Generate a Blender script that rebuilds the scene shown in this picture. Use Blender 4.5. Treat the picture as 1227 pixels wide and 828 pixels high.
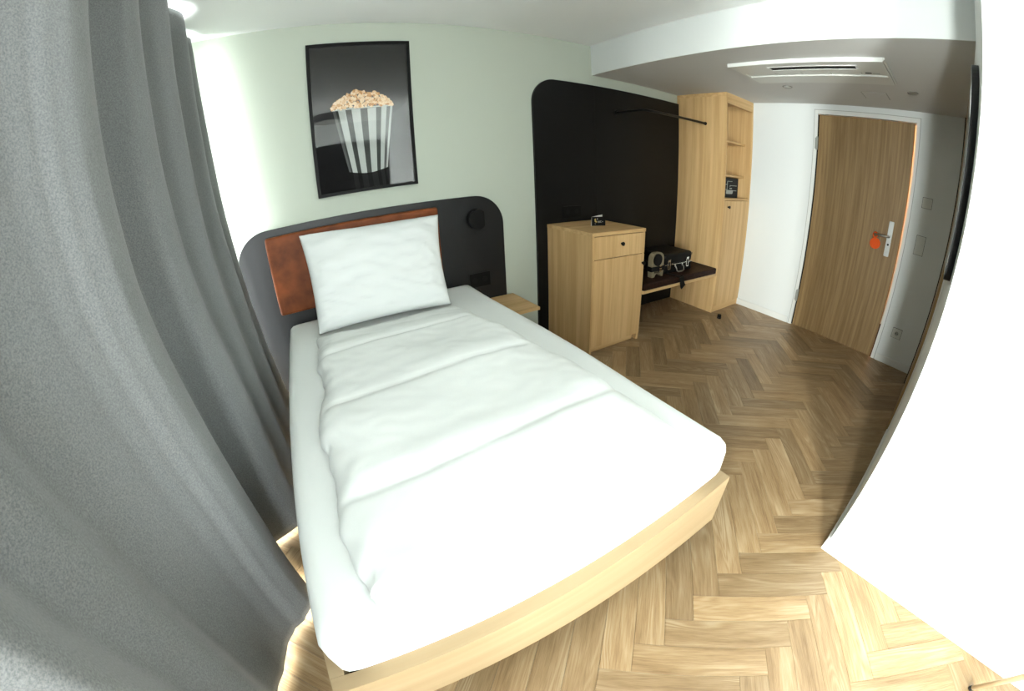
import bpy, bmesh, math, random
from mathutils import Vector, Matrix, noise
random.seed(7)
for o in list(bpy.data.objects): bpy.data.objects.remove(o, do_unlink=True)
S = bpy.context.scene
COL = S.collection
PI = math.pi

# ------------------------------------------------------------------ camera
cam = bpy.data.cameras.new('camera'); co = bpy.data.objects.new('camera', cam); COL.objects.link(co)
YAW, PITCH, ROLL = -0.49480, -0.45260, -0.04870
cy_, sy_, cp_, sp_ = math.cos(YAW), math.sin(YAW), math.cos(PITCH), math.sin(PITCH)
fwd = Vector((-sy_*cp_, cy_*cp_, sp_)); rt = Vector((cy_, sy_, 0)); up = rt.cross(fwd)
r2 = rt*math.cos(ROLL) + up*math.sin(ROLL); u2 = -rt*math.sin(ROLL) + up*math.cos(ROLL)
M = Matrix((r2, u2, -fwd)).transposed().to_4x4(); M.translation = Vector((0.62157, -2.45791, 1.31412))
co.matrix_world = M
cam.type = 'PANO'
cam.panorama_type = 'FISHEYE_LENS_POLYNOMIAL'
cam.sensor_fit = 'HORIZONTAL'; cam.sensor_width = 36.0; cam.sensor_height = 36.0*828/1227
cam.fisheye_fov = math.radians(200)
KP = [0.0009207846196730508, 0.0722987608289997, 0.0003021803337068522, -2.339675346028306e-05, -1.1942477931570217e-07]
for i, k in enumerate(KP): setattr(cam, 'fisheye_polynomial_k%d' % i, -k)
cam.clip_start = 0.005; cam.clip_end = 100
S.camera = co

# ------------------------------------------------------------------ world, exposure, daylight
w = bpy.data.worlds.new('sky'); S.world = w; w.use_nodes = True
w.node_tree.nodes['Background'].inputs[0].default_value = (0.80, 0.92, 1.0, 1)
w.node_tree.nodes['Background'].inputs[1].default_value = 1.0
vs = S.view_settings; vs.view_transform = 'Standard'; vs.look = 'None'; vs.gamma = 1.0; vs.exposure = 1.68; vs.use_curve_mapping = False
S.cycles.max_bounces = 10; S.cycles.diffuse_bounces = 3; S.cycles.transparent_max_bounces = 12
S.cycles.sample_clamp_indirect = 6.0

def area(name, loc, rot, sx, sy, power, col):
    l = bpy.data.lights.new(name, 'AREA'); l.shape = 'RECTANGLE'; l.size = sx; l.size_y = sy; l.energy = power; l.color = col
    o = bpy.data.objects.new(name, l); COL.objects.link(o); o.location = loc; o.rotation_euler = rot; return o
DAY = (0.94, 1.0, 0.975)
# daylight outside the narrow side window and outside the wide window behind the curtain (both face +x, into the room)
area('daylight_far_window', (-0.15, -3.66, 1.14), (0, -PI/2, 0), 2.1, 0.34, 105, DAY)
area('daylight_near_window', (-0.15, -2.80, 1.14), (0, -PI/2, 0), 2.1, 0.18, 45, DAY)
area('fill_light_end', (0.38, -4.18, 1.20), (PI/2, 0, 0), 0.56, 2.1, 26, DAY)  # fill lamp at an added, unseen window, brightens the bedroom
area('daylight_curtained_window', (-0.15, -1.30, 1.18), (0, -PI/2, 0), 2.3, 2.36, 440, DAY)

# ------------------------------------------------------------------ material helpers
MAT = {}
def nmat(name):
    m = bpy.data.materials.new(name); m.use_nodes = True; MAT[name] = m
    nt = m.node_tree; return m, nt, nt.nodes['Principled BSDF']
def plain(name, col, rough=0.6, metal=0.0, spec=0.5, bump=0.0, bscale=200, mottled=0.0, mscale=8):
    m, nt, b = nmat(name); N = nt.nodes; L = nt.links
    b.inputs['Base Color'].default_value = (*col, 1); b.inputs['Roughness'].default_value = rough
    b.inputs['Metallic'].default_value = metal; b.inputs['Specular IOR Level'].default_value = spec
    tc = N.new('ShaderNodeTexCoord')
    if mottled:
        n = N.new('ShaderNodeTexNoise'); n.inputs['Scale'].default_value = mscale; n.inputs['Detail'].default_value = 5
        L.new(tc.outputs['Object'], n.inputs['Vector'])
        r = N.new('ShaderNodeValToRGB'); r.color_ramp.elements[0].position = .3; r.color_ramp.elements[1].position = .7
        r.color_ramp.elements[0].color = (*[c*(1-mottled) for c in col], 1); r.color_ramp.elements[1].color = (*[min(1, c*(1+mottled)) for c in col], 1)
        L.new(n.outputs['Fac'], r.inputs['Fac']); L.new(r.outputs['Color'], b.inputs['Base Color'])
    if bump:
        n2 = N.new('ShaderNodeTexNoise'); n2.inputs['Scale'].default_value = bscale; n2.inputs['Detail'].default_value = 3
        L.new(tc.outputs['Object'], n2.inputs['Vector'])
        bp = N.new('ShaderNodeBump'); bp.inputs['Strength'].default_value = bump; bp.inputs['Distance'].default_value = 0.002
        L.new(n2.outputs['Fac'], bp.inputs['Height']); L.new(bp.outputs['Normal'], b.inputs['Normal'])
    return m
def wood(name, c1, c2, axis='z', rough=0.45, uv=False, scale=1.0, streak=26, vary=0.0, fleck=0.5, spec=0.4):
    """grain runs along axis (object coordinates) or along U"""
    m, nt, b = nmat(name); N = nt.nodes; L = nt.links
    tc = N.new('ShaderNodeTexCoord'); oi = N.new('ShaderNodeObjectInfo'); geo = N.new('ShaderNodeNewGeometry')
    add = N.new('ShaderNodeMath'); add.operation = 'MULTIPLY_ADD'; add.inputs[1].default_value = 37.3
    L.new(oi.outputs['Random'], add.inputs[0])
    ri = N.new('ShaderNodeMath'); ri.operation = 'MULTIPLY'; ri.inputs[1].default_value = 71.7
    L.new(geo.outputs['Random Per Island'], ri.inputs[0])
    if uv: L.new(ri.outputs[0], add.inputs[2])
    else: add.inputs[2].default_value = 0
    vm = N.new('ShaderNodeVectorMath'); vm.operation = 'ADD'
    L.new(tc.outputs['UV' if uv else 'Object'], vm.inputs[0]); L.new(add.outputs[0], vm.inputs[1])
    mp = N.new('ShaderNodeMapping')
    sc = {'x': (0.035, 1, 1), 'y': (1, 0.035, 1), 'z': (1, 1, 0.035)}[axis]
    mp.inputs['Scale'].default_value = [s*scale for s in sc]
    L.new(vm.outputs[0], mp.inputs['Vector'])
    n = N.new('ShaderNodeTexNoise'); n.inputs['Scale'].default_value = streak; n.inputs['Detail'].default_value = 6; n.inputs['Roughness'].default_value = .62
    n.inputs['Distortion'].default_value = 0.25
    L.new(mp.outputs[0], n.inputs['Vector'])
    n3 = N.new('ShaderNodeTexNoise'); n3.inputs['Scale'].default_value = streak*9; n3.inputs['Detail'].default_value = 3
    L.new(mp.outputs[0], n3.inputs['Vector'])
    mx0 = N.new('ShaderNodeMath'); mx0.operation = 'MULTIPLY_ADD'; mx0.inputs[1].default_value = 0.28*fleck; 
    L.new(n3.outputs['Fac'], mx0.inputs[0]); L.new(n.outputs['Fac'], mx0.inputs[2])
    r = N.new('ShaderNodeValToRGB'); r.color_ramp.elements[0].position = .38+.14*fleck; r.color_ramp.elements[1].position = .62+.14*fleck
    r.color_ramp.elements[0].color = (*c2, 1); r.color_ramp.elements[1].color = (*c1, 1)
    L.new(mx0.outputs[0], r.inputs['Fac'])
    out = r.outputs['Color']
    if vary:
        h = N.new('ShaderNodeHueSaturation'); 
        s = N.new('ShaderNodeMath'); s.operation = 'FRACT'; L.new(add.outputs[0], s.inputs[0])
        mr = N.new('ShaderNodeMapRange'); mr.inputs['To Min'].default_value = 1-vary; mr.inputs['To Max'].default_value = 1+vary
        L.new(s.outputs[0], mr.inputs['Value']); L.new(mr.outputs[0], h.inputs['Value']); L.new(out, h.inputs['Color']); out = h.outputs['Color']
    L.new(out, b.inputs['Base Color']); b.inputs['Roughness'].default_value = rough; b.inputs['Specular IOR Level'].default_value = spec
    bp = N.new('ShaderNodeBump'); bp.inputs['Strength'].default_value = .25; bp.inputs['Distance'].default_value = 0.001
    L.new(mx0.outputs[0], bp.inputs['Height']); L.new(bp.outputs['Normal'], b.inputs['Normal'])
    return m

white_wall = plain('white_wall_paint', (0.72, 0.745, 0.73), 0.9, bump=.25, bscale=260)
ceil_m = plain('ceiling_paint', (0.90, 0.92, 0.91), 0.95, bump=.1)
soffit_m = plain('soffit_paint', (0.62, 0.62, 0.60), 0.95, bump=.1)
green_wall = plain('sage_wall_paint', (0.49, 0.535, 0.455), 0.85, bump=.25, bscale=260)
trim_white = plain('white_trim_lacquer', (0.74, 0.75, 0.72), 0.5)
black_lam = plain('black_laminate', (0.0055, 0.0055, 0.0055), 0.42, spec=.22, bump=.25, bscale=420)
panel_grey = plain('anthracite_laminate', (0.0075, 0.0078, 0.0085), 0.42, spec=.42, bump=.12, bscale=420)
black_plastic = plain('black_plastic', (0.005, 0.005, 0.005), 0.5, spec=.16)
black_metal = plain('black_powder_metal', (0.006, 0.006, 0.006), 0.45, spec=.2)
steel = plain('brushed_steel', (0.36, 0.36, 0.34), 0.36, metal=1.0)
chrome = plain('polished_metal', (0.75, 0.74, 0.70), 0.15, metal=1.0)
oak = wood('light_oak_veneer', (0.68, 0.46, 0.22), (0.54, 0.335, 0.14), 'z', .5, scale=1.0, streak=20)
oak_x = wood('light_oak_veneer_horizontal', (0.68, 0.46, 0.22), (0.54, 0.335, 0.14), 'x', .5, streak=20)
oak_pale = wood('bed_oak_veneer', (0.43, 0.320, 0.190), (0.385, 0.275, 0.155), 'x', .5, streak=12, fleck=.25)
door_oak = wood('brown_oak_door_veneer', (0.325, 0.212, 0.092), (0.220, 0.133, 0.052), 'z', .5, streak=34)
def plank_mat():
    m, nt, b = nmat('oak_floor_plank'); N = nt.nodes; L = nt.links
    tc = N.new('ShaderNodeTexCoord'); oi = N.new('ShaderNodeObjectInfo'); geo = N.new('ShaderNodeNewGeometry')
    def math_(op, a, b_=None, c=None):
        n = N.new('ShaderNodeMath'); n.operation = op
        for i, v in enumerate((a, b_, c)):
            if v is None: continue
            if isinstance(v, (int, float)): n.inputs[i].default_value = v
            else: L.new(v, n.inputs[i])
        return n.outputs[0]
    seed = math_('FRACT', math_('ADD', math_('MULTIPLY', oi.outputs['Random'], 37.37), math_('MULTIPLY', geo.outputs['Random Per Island'], 71.7)))
    off = N.new('ShaderNodeCombineXYZ'); L.new(math_('MULTIPLY', seed, 53.0), off.inputs[0]); L.new(math_('MULTIPLY', seed, 17.0), off.inputs[1]); L.new(math_('MULTIPLY', seed, 91.0), off.inputs[2])
    vm = N.new('ShaderNodeVectorMath'); vm.operation = 'ADD'; L.new(tc.outputs['UV'], vm.inputs[0]); L.new(off.outputs[0], vm.inputs[1])
    def noise_(sx, sy, scale, det, rough=.55, dist=0):
        mp = N.new('ShaderNodeMapping'); mp.inputs['Scale'].default_value = (sx, sy, 1); L.new(vm.outputs[0], mp.inputs[0])
        n = N.new('ShaderNodeTexNoise'); n.inputs['Scale'].default_value = scale; n.inputs['Detail'].default_value = det; n.inputs['Roughness'].default_value = rough; n.inputs['Distortion'].default_value = dist
        L.new(mp.outputs[0], n.inputs['Vector']); return n.outputs['Fac']
    broad = noise_(.9, 7, 2.4, 3); streak = noise_(.5, 9, 7, 5, .6, .3); fibre = noise_(.22, 9, 60, 4, .65)
    rings = math_('SINE', math_('MULTIPLY', noise_(.55, 4.2, 2.2, 2, .4, .5), 95.0))
    ringmask = math_('MULTIPLY', rings, math_('MAXIMUM', 0.0, math_('SUBTRACT', broad, .44)))
    v = math_('ADD', math_('MULTIPLY', broad, .50), math_('ADD', math_('MULTIPLY', streak, .30), math_('MULTIPLY', fibre, .48)))
    v = math_('ADD', v, math_('MULTIPLY', ringmask, .42))
    r = N.new('ShaderNodeValToRGB'); e = r.color_ramp.elements
    e[0].position = .46; e[0].color = (.175, .104, .047, 1); e[1].position = .86; e[1].color = (.420, .315, .192, 1)
    k = e.new(.62); k.color = (.295, .195, .098, 1)
    L.new(v, r.inputs['Fac'])
    h = N.new('ShaderNodeHueSaturation'); mr = N.new('ShaderNodeMapRange'); mr.inputs['To Min'].default_value = .76; mr.inputs['To Max'].default_value = 1.26
    L.new(seed, mr.inputs['Value']); L.new(mr.outputs[0], h.inputs['Value']); L.new(r.outputs['Color'], h.inputs['Color']); L.new(h.outputs['Color'], b.inputs['Base Color'])
    b.inputs['Roughness'].default_value = .40; b.inputs['Specular IOR Level'].default_value = .32
    bp = N.new('ShaderNodeBump'); bp.inputs['Strength'].default_value = .25; bp.inputs['Distance'].default_value = .0008; L.new(fibre, bp.inputs['Height']); L.new(bp.outputs['Normal'], b.inputs['Normal'])
    return m
floor_oak = plank_mat()
leather = plain('cognac_leather', (0.185, 0.048, 0.011), 0.5, spec=.25, bump=.5, bscale=300, mottled=.38, mscale=9)
leather_dark = plain('dark_brown_leather', (0.022, 0.0075, 0.004), 0.55, spec=.15, bump=.4, bscale=240, mottled=.4, mscale=30)
linen = plain('white_linen', (0.87, 0.90, 0.88), 0.95, spec=.15, bump=.12, bscale=500)
pillow_m = plain('white_pillowcase', (0.76, 0.79, 0.775), 0.95, spec=.1, bump=.12, bscale=500)
sheet_m = plain('white_sheet', (0.82, 0.85, 0.83), 0.95, spec=.15, bump=.1, bscale=500)
orange_m = plain('orange_plastic', (0.78, 0.095, 0.002), 0.5, spec=.25)
white_plastic = plain('white_plastic', (0.66, 0.67, 0.63), 0.45)
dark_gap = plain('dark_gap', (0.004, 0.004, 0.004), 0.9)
beige_m = plain('beige_plastic', (0.22, 0.185, 0.11), 0.5)
paper = plain('white_paper', (0.85, 0.85, 0.82), 0.7)
gold_print = plain('gold_print', (0.55, 0.42, 0.12), 0.6)
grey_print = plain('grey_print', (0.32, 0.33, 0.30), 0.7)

def curtain_mat():
    m, nt, b = nmat('grey_wool_curtain'); N = nt.nodes; L = nt.links
    tc = N.new('ShaderNodeTexCoord')
    n = N.new('ShaderNodeTexNoise'); n.inputs['Scale'].default_value = 260; n.inputs['Detail'].default_value = 4; n.inputs['Roughness'].default_value = .7
    L.new(tc.outputs['Object'], n.inputs['Vector'])
    r = N.new('ShaderNodeValToRGB'); r.color_ramp.elements[0].position = .36; r.color_ramp.elements[1].position = .64
    r.color_ramp.elements[0].color = (0.125, 0.131, 0.136, 1); r.color_ramp.elements[1].color = (0.215, 0.223, 0.222, 1)
    L.new(n.outputs['Fac'], r.inputs['Fac']); L.new(r.outputs['Color'], b.inputs['Base Color'])
    b.inputs['Roughness'].default_value = 1.0; b.inputs['Specular IOR Level'].default_value = .1
    b.inputs['Sheen Weight'].default_value = .25
    bp = N.new('ShaderNodeBump'); bp.inputs['Strength'].default_value = .4; bp.inputs['Distance'].default_value = .001
    L.new(n.outputs['Fac'], bp.inputs['Height']); L.new(bp.outputs['Normal'], b.inputs['Normal'])
    return m
curtain_m = curtain_mat()
def glass_mat(name, refl=0.06, rough=0.0):
    m = bpy.data.materials.new(name); m.use_nodes = True; nt = m.node_tree; N = nt.nodes; L = nt.links
    for n in list(N):
        if n.type != 'OUTPUT_MATERIAL': N.remove(n)
    out = [n for n in N if n.type == 'OUTPUT_MATERIAL'][0]
    t = N.new('ShaderNodeBsdfTransparent'); g = N.new('ShaderNodeBsdfGlossy'); g.inputs['Roughness'].default_value = rough
    f = N.new('ShaderNodeFresnel'); f.inputs['IOR'].default_value = 1.5
    mx = N.new('ShaderNodeMixShader'); L.new(f.outputs[0], mx.inputs[0]); L.new(t.outputs[0], mx.inputs[1]); L.new(g.outputs[0], mx.inputs[2])
    L.new(mx.outputs[0], out.inputs['Surface']); return m
glass = glass_mat('clear_glass')
mirror_m = plain('mirror_silver', (0.85, 0.86, 0.86), 0.02, metal=1.0)

# ------------------------------------------------------------------ mesh helpers (all coordinates are world coordinates)
def wloc(p):
    v = Vector((0, 0, 0))
    while p is not None: v = v + p.location; p = p.parent
    return v
def obj(name, bm, mats, parent=None, smooth=False, origin=None):
    me = bpy.data.meshes.new(name)
    if not isinstance(mats, (list, tuple)): mats = [mats]
    if origin is None:
        xs = [v.co for v in bm.verts]
        lo = Vector([min(c[i] for c in xs) for i in range(3)]); hi = Vector([max(c[i] for c in xs) for i in range(3)])
        origin = (lo+hi)/2
    else: origin = Vector(origin)
    bmesh.ops.translate(bm, verts=bm.verts, vec=-origin)
    if smooth:
        for f in bm.faces: f.smooth = True
    bm.to_mesh(me); bm.free()
    for m in mats: me.materials.append(m)
    o = bpy.data.objects.new(name, me); COL.objects.link(o)
    o.location = origin - wloc(parent)
    if parent is not None: o.parent = parent
    return o
def thing(name, label, cat, loc, group=None):
    o = bpy.data.objects.new(name, None); COL.objects.link(o); o.location = loc
    o['label'] = label; o['category'] = cat; o.empty_display_size = .1
    if group: o['group'] = group
    return o
def tag(o, label, cat, group=None):
    o['label'] = label; o['category'] = cat
    if group: o['group'] = group
    return o
def struct(o): o['kind'] = 'structure'; return o
def add_box(bm, lo, hi, bevel=0.0, seg=2, mi=0):
    r = bmesh.ops.create_cube(bm, size=1)
    vs_ = r['verts']
    for v in vs_:
        v.co = Vector([(lo[i]+hi[i])/2 + v.co[i]*(hi[i]-lo[i]) for i in range(3)])
    fs = list({f for v in vs_ for f in v.link_faces})
    for f in fs: f.material_index = mi
    if bevel:
        es = list({e for v in vs_ for e in v.link_edges})
        bmesh.ops.bevel(bm, geom=es, offset=bevel, segments=seg, affect='EDGES', profile=.6, material=mi)
def box(name, lo, hi, mat, parent=None, bevel=0.0, seg=2, smooth=False):
    bm = bmesh.new(); add_box(bm, lo, hi, bevel, seg); return obj(name, bm, mat, parent, smooth)
def add_prism(bm, pts, axis, a0, a1, bevel=0.0, mi=0, seg=2):
    """extrude a closed 2D outline along an axis from a0 to a1; 2D coordinates are the other two axes in order"""
    def P(p, a):
        if axis == 'y': return (p[0], a, p[1])
        if axis == 'x': return (a, p[0], p[1])
        return (p[0], p[1], a)
    v0 = [bm.verts.new(P(p, a0)) for p in pts]; v1 = [bm.verts.new(P(p, a1)) for p in pts]
    f0 = bm.faces.new(v0); f1 = bm.faces.new(list(reversed(v1)))
    fs = [f0, f1]
    n = len(pts)
    for i in range(n): fs.append(bm.faces.new((v0[i], v1[i], v1[(i+1) % n], v0[(i+1) % n])))
    for f in fs: f.material_index = mi
    bmesh.ops.recalc_face_normals(bm, faces=fs)
    if bevel:
        es = list(f0.edges) + list(f1.edges)
        bmesh.ops.bevel(bm, geom=es, offset=bevel, segments=seg, affect='EDGES', profile=.6, material=mi)
def rrect(x0, z0, x1, z1, r=(0, 0, 0, 0), n=12):
    """rounded outline, radii for corners (x0,z0) (x1,z0) (x1,z1) (x0,z1)"""
    pts = []
    for (cx, cz, a0, rr) in ((x0, z0, PI, r[0]), (x1, z0, 1.5*PI, r[1]), (x1, z1, 0, r[2]), (x0, z1, .5*PI, r[3])):
        if rr == 0: pts.append((cx, cz)); continue
        ox = cx + (rr if cx == x0 else -rr); oz = cz + (rr if cz == z0 else -rr)
        for i in range(n+1):
            a = a0 + i/n*PI/2; pts.append((ox+rr*math.cos(a), oz+rr*math.sin(a)))
    return pts
def add_cyl(bm, p0, p1, r0, r1=None, n=24, mi=0, bevel=0.0):
    p0, p1 = Vector(p0), Vector(p1); r1 = r0 if r1 is None else r1
    d = p1-p0; q = Vector((0, 0, 1)).rotation_difference(d.normalized())
    rr = bmesh.ops.create_cone(bm, cap_ends=True, segments=n, radius1=r0, radius2=r1, depth=d.length)
    fs = set()
    for v in rr['verts']:
        v.co = q @ v.co + (p0+p1)/2
        for f in v.link_faces: fs.add(f)
    for f in fs: f.material_index = mi
    if bevel:
        es = [e for e in {e for v in rr['verts'] for e in v.link_edges} if any(len(f.verts) > 4 for f in e.link_faces)]
        bmesh.ops.bevel(bm, geom=es, offset=bevel, segments=2, affect='EDGES', profile=.6, material=mi)
def cyl(name, p0, p1, r, mat, parent=None, n=24, bevel=0.0, r1=None):
    bm = bmesh.new(); add_cyl(bm, p0, p1, r, r1, n, bevel=bevel)
    o = obj(name, bm, mat, parent)
    for f in o.data.polygons:
        if len(f.vertices) == 4: f.use_smooth = True
    return o
def add_tube(bm, pts, r, n=10, mi=0, closed=False):
    pts = [Vector(p) for p in pts]; rings = []
    m = len(pts)
    for i, p in enumerate(pts):
        a = pts[(i-1) % m] if (i or closed) else pts[i]; b = pts[(i+1) % m] if (i < m-1 or closed) else pts[i]
        d = (b-a).normalized(); ref = Vector((0, 0, 1)) if abs(d.z) < .9 else Vector((1, 0, 0))
        s = d.cross(ref).normalized(); t = d.cross(s)
        rings.append([bm.verts.new(p + r*(math.cos(2*PI*k/n)*s + math.sin(2*PI*k/n)*t)) for k in range(n)])
    for i in range(m if closed else m-1):
        A, B = rings[i], rings[(i+1) % m]
        for k in range(n):
            f = bm.faces.new((A[k], A[(k+1) % n], B[(k+1) % n], B[k])); f.material_index = mi; f.smooth = True
    if not closed:
        for R_ in (rings[0], rings[-1]):
            f = bm.faces.new(R_); f.material_index = mi
    bmesh.ops.recalc_face_normals(bm, faces=bm.faces)

# ------------------------------------------------------------------ room dimensions
XS, XB, HY, ZC, ZS, XD = 2.781, 2.028, -2.511, 2.351, 2.099, 4.423   # soffit face, bathroom face, hall wall, ceilings, door wall
XW, YB = -0.08, -4.10                                                # window wall inner face, wall behind the camera
DY0, DY1, DZ = -1.2443, -2.092, 2.0                                  # entrance door leaf

struct(box('wall_head', (XW-.2, 0, -.1), (XD+.15, .15, ZC+.15), green_wall))
bm = bmesh.new()
for lo, hi in (((XW-.2, YB-.15, -.1), (.08, YB, ZC+.15)), ((.68, YB-.15, -.1), (XB+.1, YB, ZC+.15)), ((.08, YB-.15, 2.30), (.68, YB, ZC+.15)), ((.08, YB-.15, -.1), (.68, YB, .02))): add_box(bm, lo, hi)
struct(obj('wall_back', bm, white_wall))  # opening left for the added fill window
# window wall with two openings (built as one solid from blocks)
bm = bmesh.new()
W1 = (-0.085, -2.46); W2 = (-2.70, -2.90); W3 = (-3.48, -3.84); WT = 2.335
for y0, y1 in ((0, W1[0]), (W1[1], W2[0]), (W2[1], W3[0]), (W3[1], YB)): add_box(bm, (XW-.2, y1, -.1), (XW, y0, ZC))
for y0, y1 in (W1, W2, W3): add_box(bm, (XW-.2, y1, WT), (XW, y0, ZC))
struct(obj('wall_left', bm, white_wall))
# entrance wall with the doorway
bm = bmesh.new()
add_box(bm, (XD, DY0+.03, -.1), (XD+.15, 0, ZC)); add_box(bm, (XD, HY-.1, -.1), (XD+.15, DY1-.03, ZC)); add_box(bm, (XD, DY1-.03, DZ+.03), (XD+.15, DY0+.03, ZC))
struct(obj('wall_right', bm, white_wall))
# bathroom block: bright face towards the window, dark side along the hall
struct(box('wall_bathroom', (XB, YB-.15, -.1), (XD+.15, HY, ZC+.1), white_wall, bevel=.004))
struct(box('ceiling', (XW-.2, YB-.1, ZC), (XS+.2, .1, ZC+.12), ceil_m))
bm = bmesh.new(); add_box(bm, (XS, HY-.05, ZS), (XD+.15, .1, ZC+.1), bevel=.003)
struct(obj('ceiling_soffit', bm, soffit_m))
box_sf = struct(box('trim_1', (XS-.002, HY, ZS), (XS+.004, 0, ZC), white_wall))   # painted white drop face

# floor slab and herringbone planks
floor = struct(box('floor', (XW-.25, YB-.15, -.12), (XD+1.3, .05, -.008), dark_gap))
PW, PL = 0.1028, 0.464
X0, Y0 = 1.503, -2.305
q = math.sqrt(.5)
def clip(poly, lo, hi):
    for ax, s, lim in ((0, 1, lo[0]), (0, -1, -hi[0]), (1, 1, lo[1]), (1, -1, -hi[1])):
        out = []
        for i in range(len(poly)):
            a, b = poly[i], poly[(i+1) % len(poly)]; da, db = s*a[ax]-lim, s*b[ax]-lim
            if da >= 0: out.append(a)
            if da*db < 0:
                t = da/(da-db); out.append((a[0]+t*(b[0]-a[0]), a[1]+t*(b[1]-a[1])))
        poly = out
        if not poly: return []
    return poly
def plank_bm(bm, poly, ang, cx, cy, uvl, world=True):
    """poly is the world outline; adds a bevelled slab, uv along the plank"""
    ca, sa = math.cos(ang), math.sin(ang)
    n = len(poly); mx = sum(p[0] for p in poly)/n; my = sum(p[1] for p in poly)/n
    def vv(p, z, k):
        x, y = mx+(p[0]-mx)*k, my+(p[1]-my)*k
        return (x, y, z)
    def ins(p, d):   # inset towards centre by about d in both plank directions
        dx, dy = p[0]-mx, p[1]-my; u = dx*ca+dy*sa; v = -dx*sa+dy*ca
        u -= math.copysign(min(d, abs(u)*.4), u); v -= math.copysign(min(d, abs(v)*.4), v)
        return (mx+u*ca-v*sa, my+u*sa+v*ca)
    if world: T = lambda x, y, z: (x, y, z)
    else:
        def T(x, y, z):
            dx, dy = x-cx, y-cy; return (dx*ca+dy*sa, -dx*sa+dy*ca, z)
    rings = []
    for d, z in ((.0002, -.006), (.0004, -.0008), (.0012, 0.0)):
        rings.append([bm.verts.new(T(*ins(p, d), z)) for p in poly])
    fs = [bm.faces.new(rings[2])]
    for a in range(2):
        for i in range(n): fs.append(bm.faces.new((rings[a][i], rings[a][(i+1) % n], rings[a+1][(i+1) % n], rings[a+1][i])))
    for f in fs:
        for l in f.loops:
            c = l.vert.co
            if world: dx, dy = c.x-cx, c.y-cy; uu, v2 = dx*ca+dy*sa, -dx*sa+dy*ca
            else: uu, v2 = c.x, c.y
            l[uvl].uv = (uu, v2)
ROOMLO, ROOMHI = (XW-.2, YB), (XD+.02, -.001)
cands = []
for m_ in range(-8, 9):
    for k in range(-70, 71):
        for typ in (0, 1):
            uo, vo = k*PW+m_*PL, -k*PW+m_*PL
            if typ == 0: rect = [(uo, vo), (uo+PL, vo), (uo+PL, vo+PW), (uo, vo+PW)]
            else: rect = [(uo+PL, vo), (uo+PL+PW, vo), (uo+PL+PW, vo+PL), (uo+PL, vo+PL)]
            wp = [(X0+(a-b)*q, Y0+(a+b)*q) for a, b in rect]
            cx = sum(p[0] for p in wp)/4; cy = sum(p[1] for p in wp)/4
            if cx < XW-.5 or cx > XD+.4 or cy < YB-.4 or cy > .4: continue
            if min(p[0] for p in wp) > XB+.02 and max(p[1] for p in wp) < HY-.02: continue   # under the bathroom
            cl = clip(wp, ROOMLO, ROOMHI)
            if len(cl) < 3: continue
            area_ = abs(sum(cl[i][0]*cl[(i+1) % len(cl)][1]-cl[(i+1) % len(cl)][0]*cl[i][1] for i in range(len(cl))))/2
            if area_ < 2e-4: continue
            full = len(cl) == 4 and area_ > PL*PW*.995
            ang = PI/4 if typ == 0 else -PI/4
            # seen in the photograph: not under the bed, not behind the camera
            hid = (0.42 < cx < 1.55 and -1.85 < cy) or cy < -3.35 or cx < -.05 or (cx < .9 and cy < -2.35) or (XD-.5 < cx and cy > -.5) or (cx > 2.35 and cx < 2.75 and cy > -.45)
            d = math.hypot(cx-.62, cy+2.46)
            cands.append((hid, d, cl, ang, cx, cy, full))
vis = sorted([c for c in cands if not c[0]], key=lambda c: c[1])[:296]
visid = {id(c) for c in vis}
shared = {}
for c in vis:
    hid, d, cl, ang, cx, cy, full = c
    if full and 'm' in shared:
        o = bpy.data.objects.new('plank', shared['m'])
    else:
        bm = bmesh.new(); uvl = bm.loops.layers.uv.new('uv')
        plank_bm(bm, cl, ang, cx, cy, uvl, world=False)
        bmesh.ops.recalc_face_normals(bm, faces=bm.faces)
        me = bpy.data.meshes.new('plank'); bm.to_mesh(me); bm.free(); me.materials.append(floor_oak)
        o = bpy.data.objects.new('plank', me)
        if full: shared['m'] = me
    COL.objects.link(o); o.parent = floor
    o.location = Vector((cx, cy, 0)) - floor.location; o.rotation_euler = (0, 0, ang)
bm = bmesh.new(); uvl = bm.loops.layers.uv.new('uv')
for c in cands:
    if id(c) not in visid: plank_bm(bm, c[2], c[3], c[4], c[5], uvl, world=True)
bmesh.ops.recalc_face_normals(bm, faces=bm.faces)
o = obj('hidden_planks', bm, floor_oak, floor); o['kind'] = 'stuff'

# baseboards
def baseboard(name, lo, hi): return struct(box(name, lo, hi, trim_white, bevel=.003))
baseboard('baseboard_right', (XD-.012, DY0+.06, 0), (XD, -.561, .062))
baseboard('baseboard_right_door_side', (XD-.012, HY+.001, 0), (XD, DY1-.06, .062))
baseboard('baseboard_bathroom', (XB-.012, YB+.02, 0), (XB, HY+.012, .06))
baseboard('baseboard_hall', (XB+.001, HY, 0), (3.16, HY+.012, .06))

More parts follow.
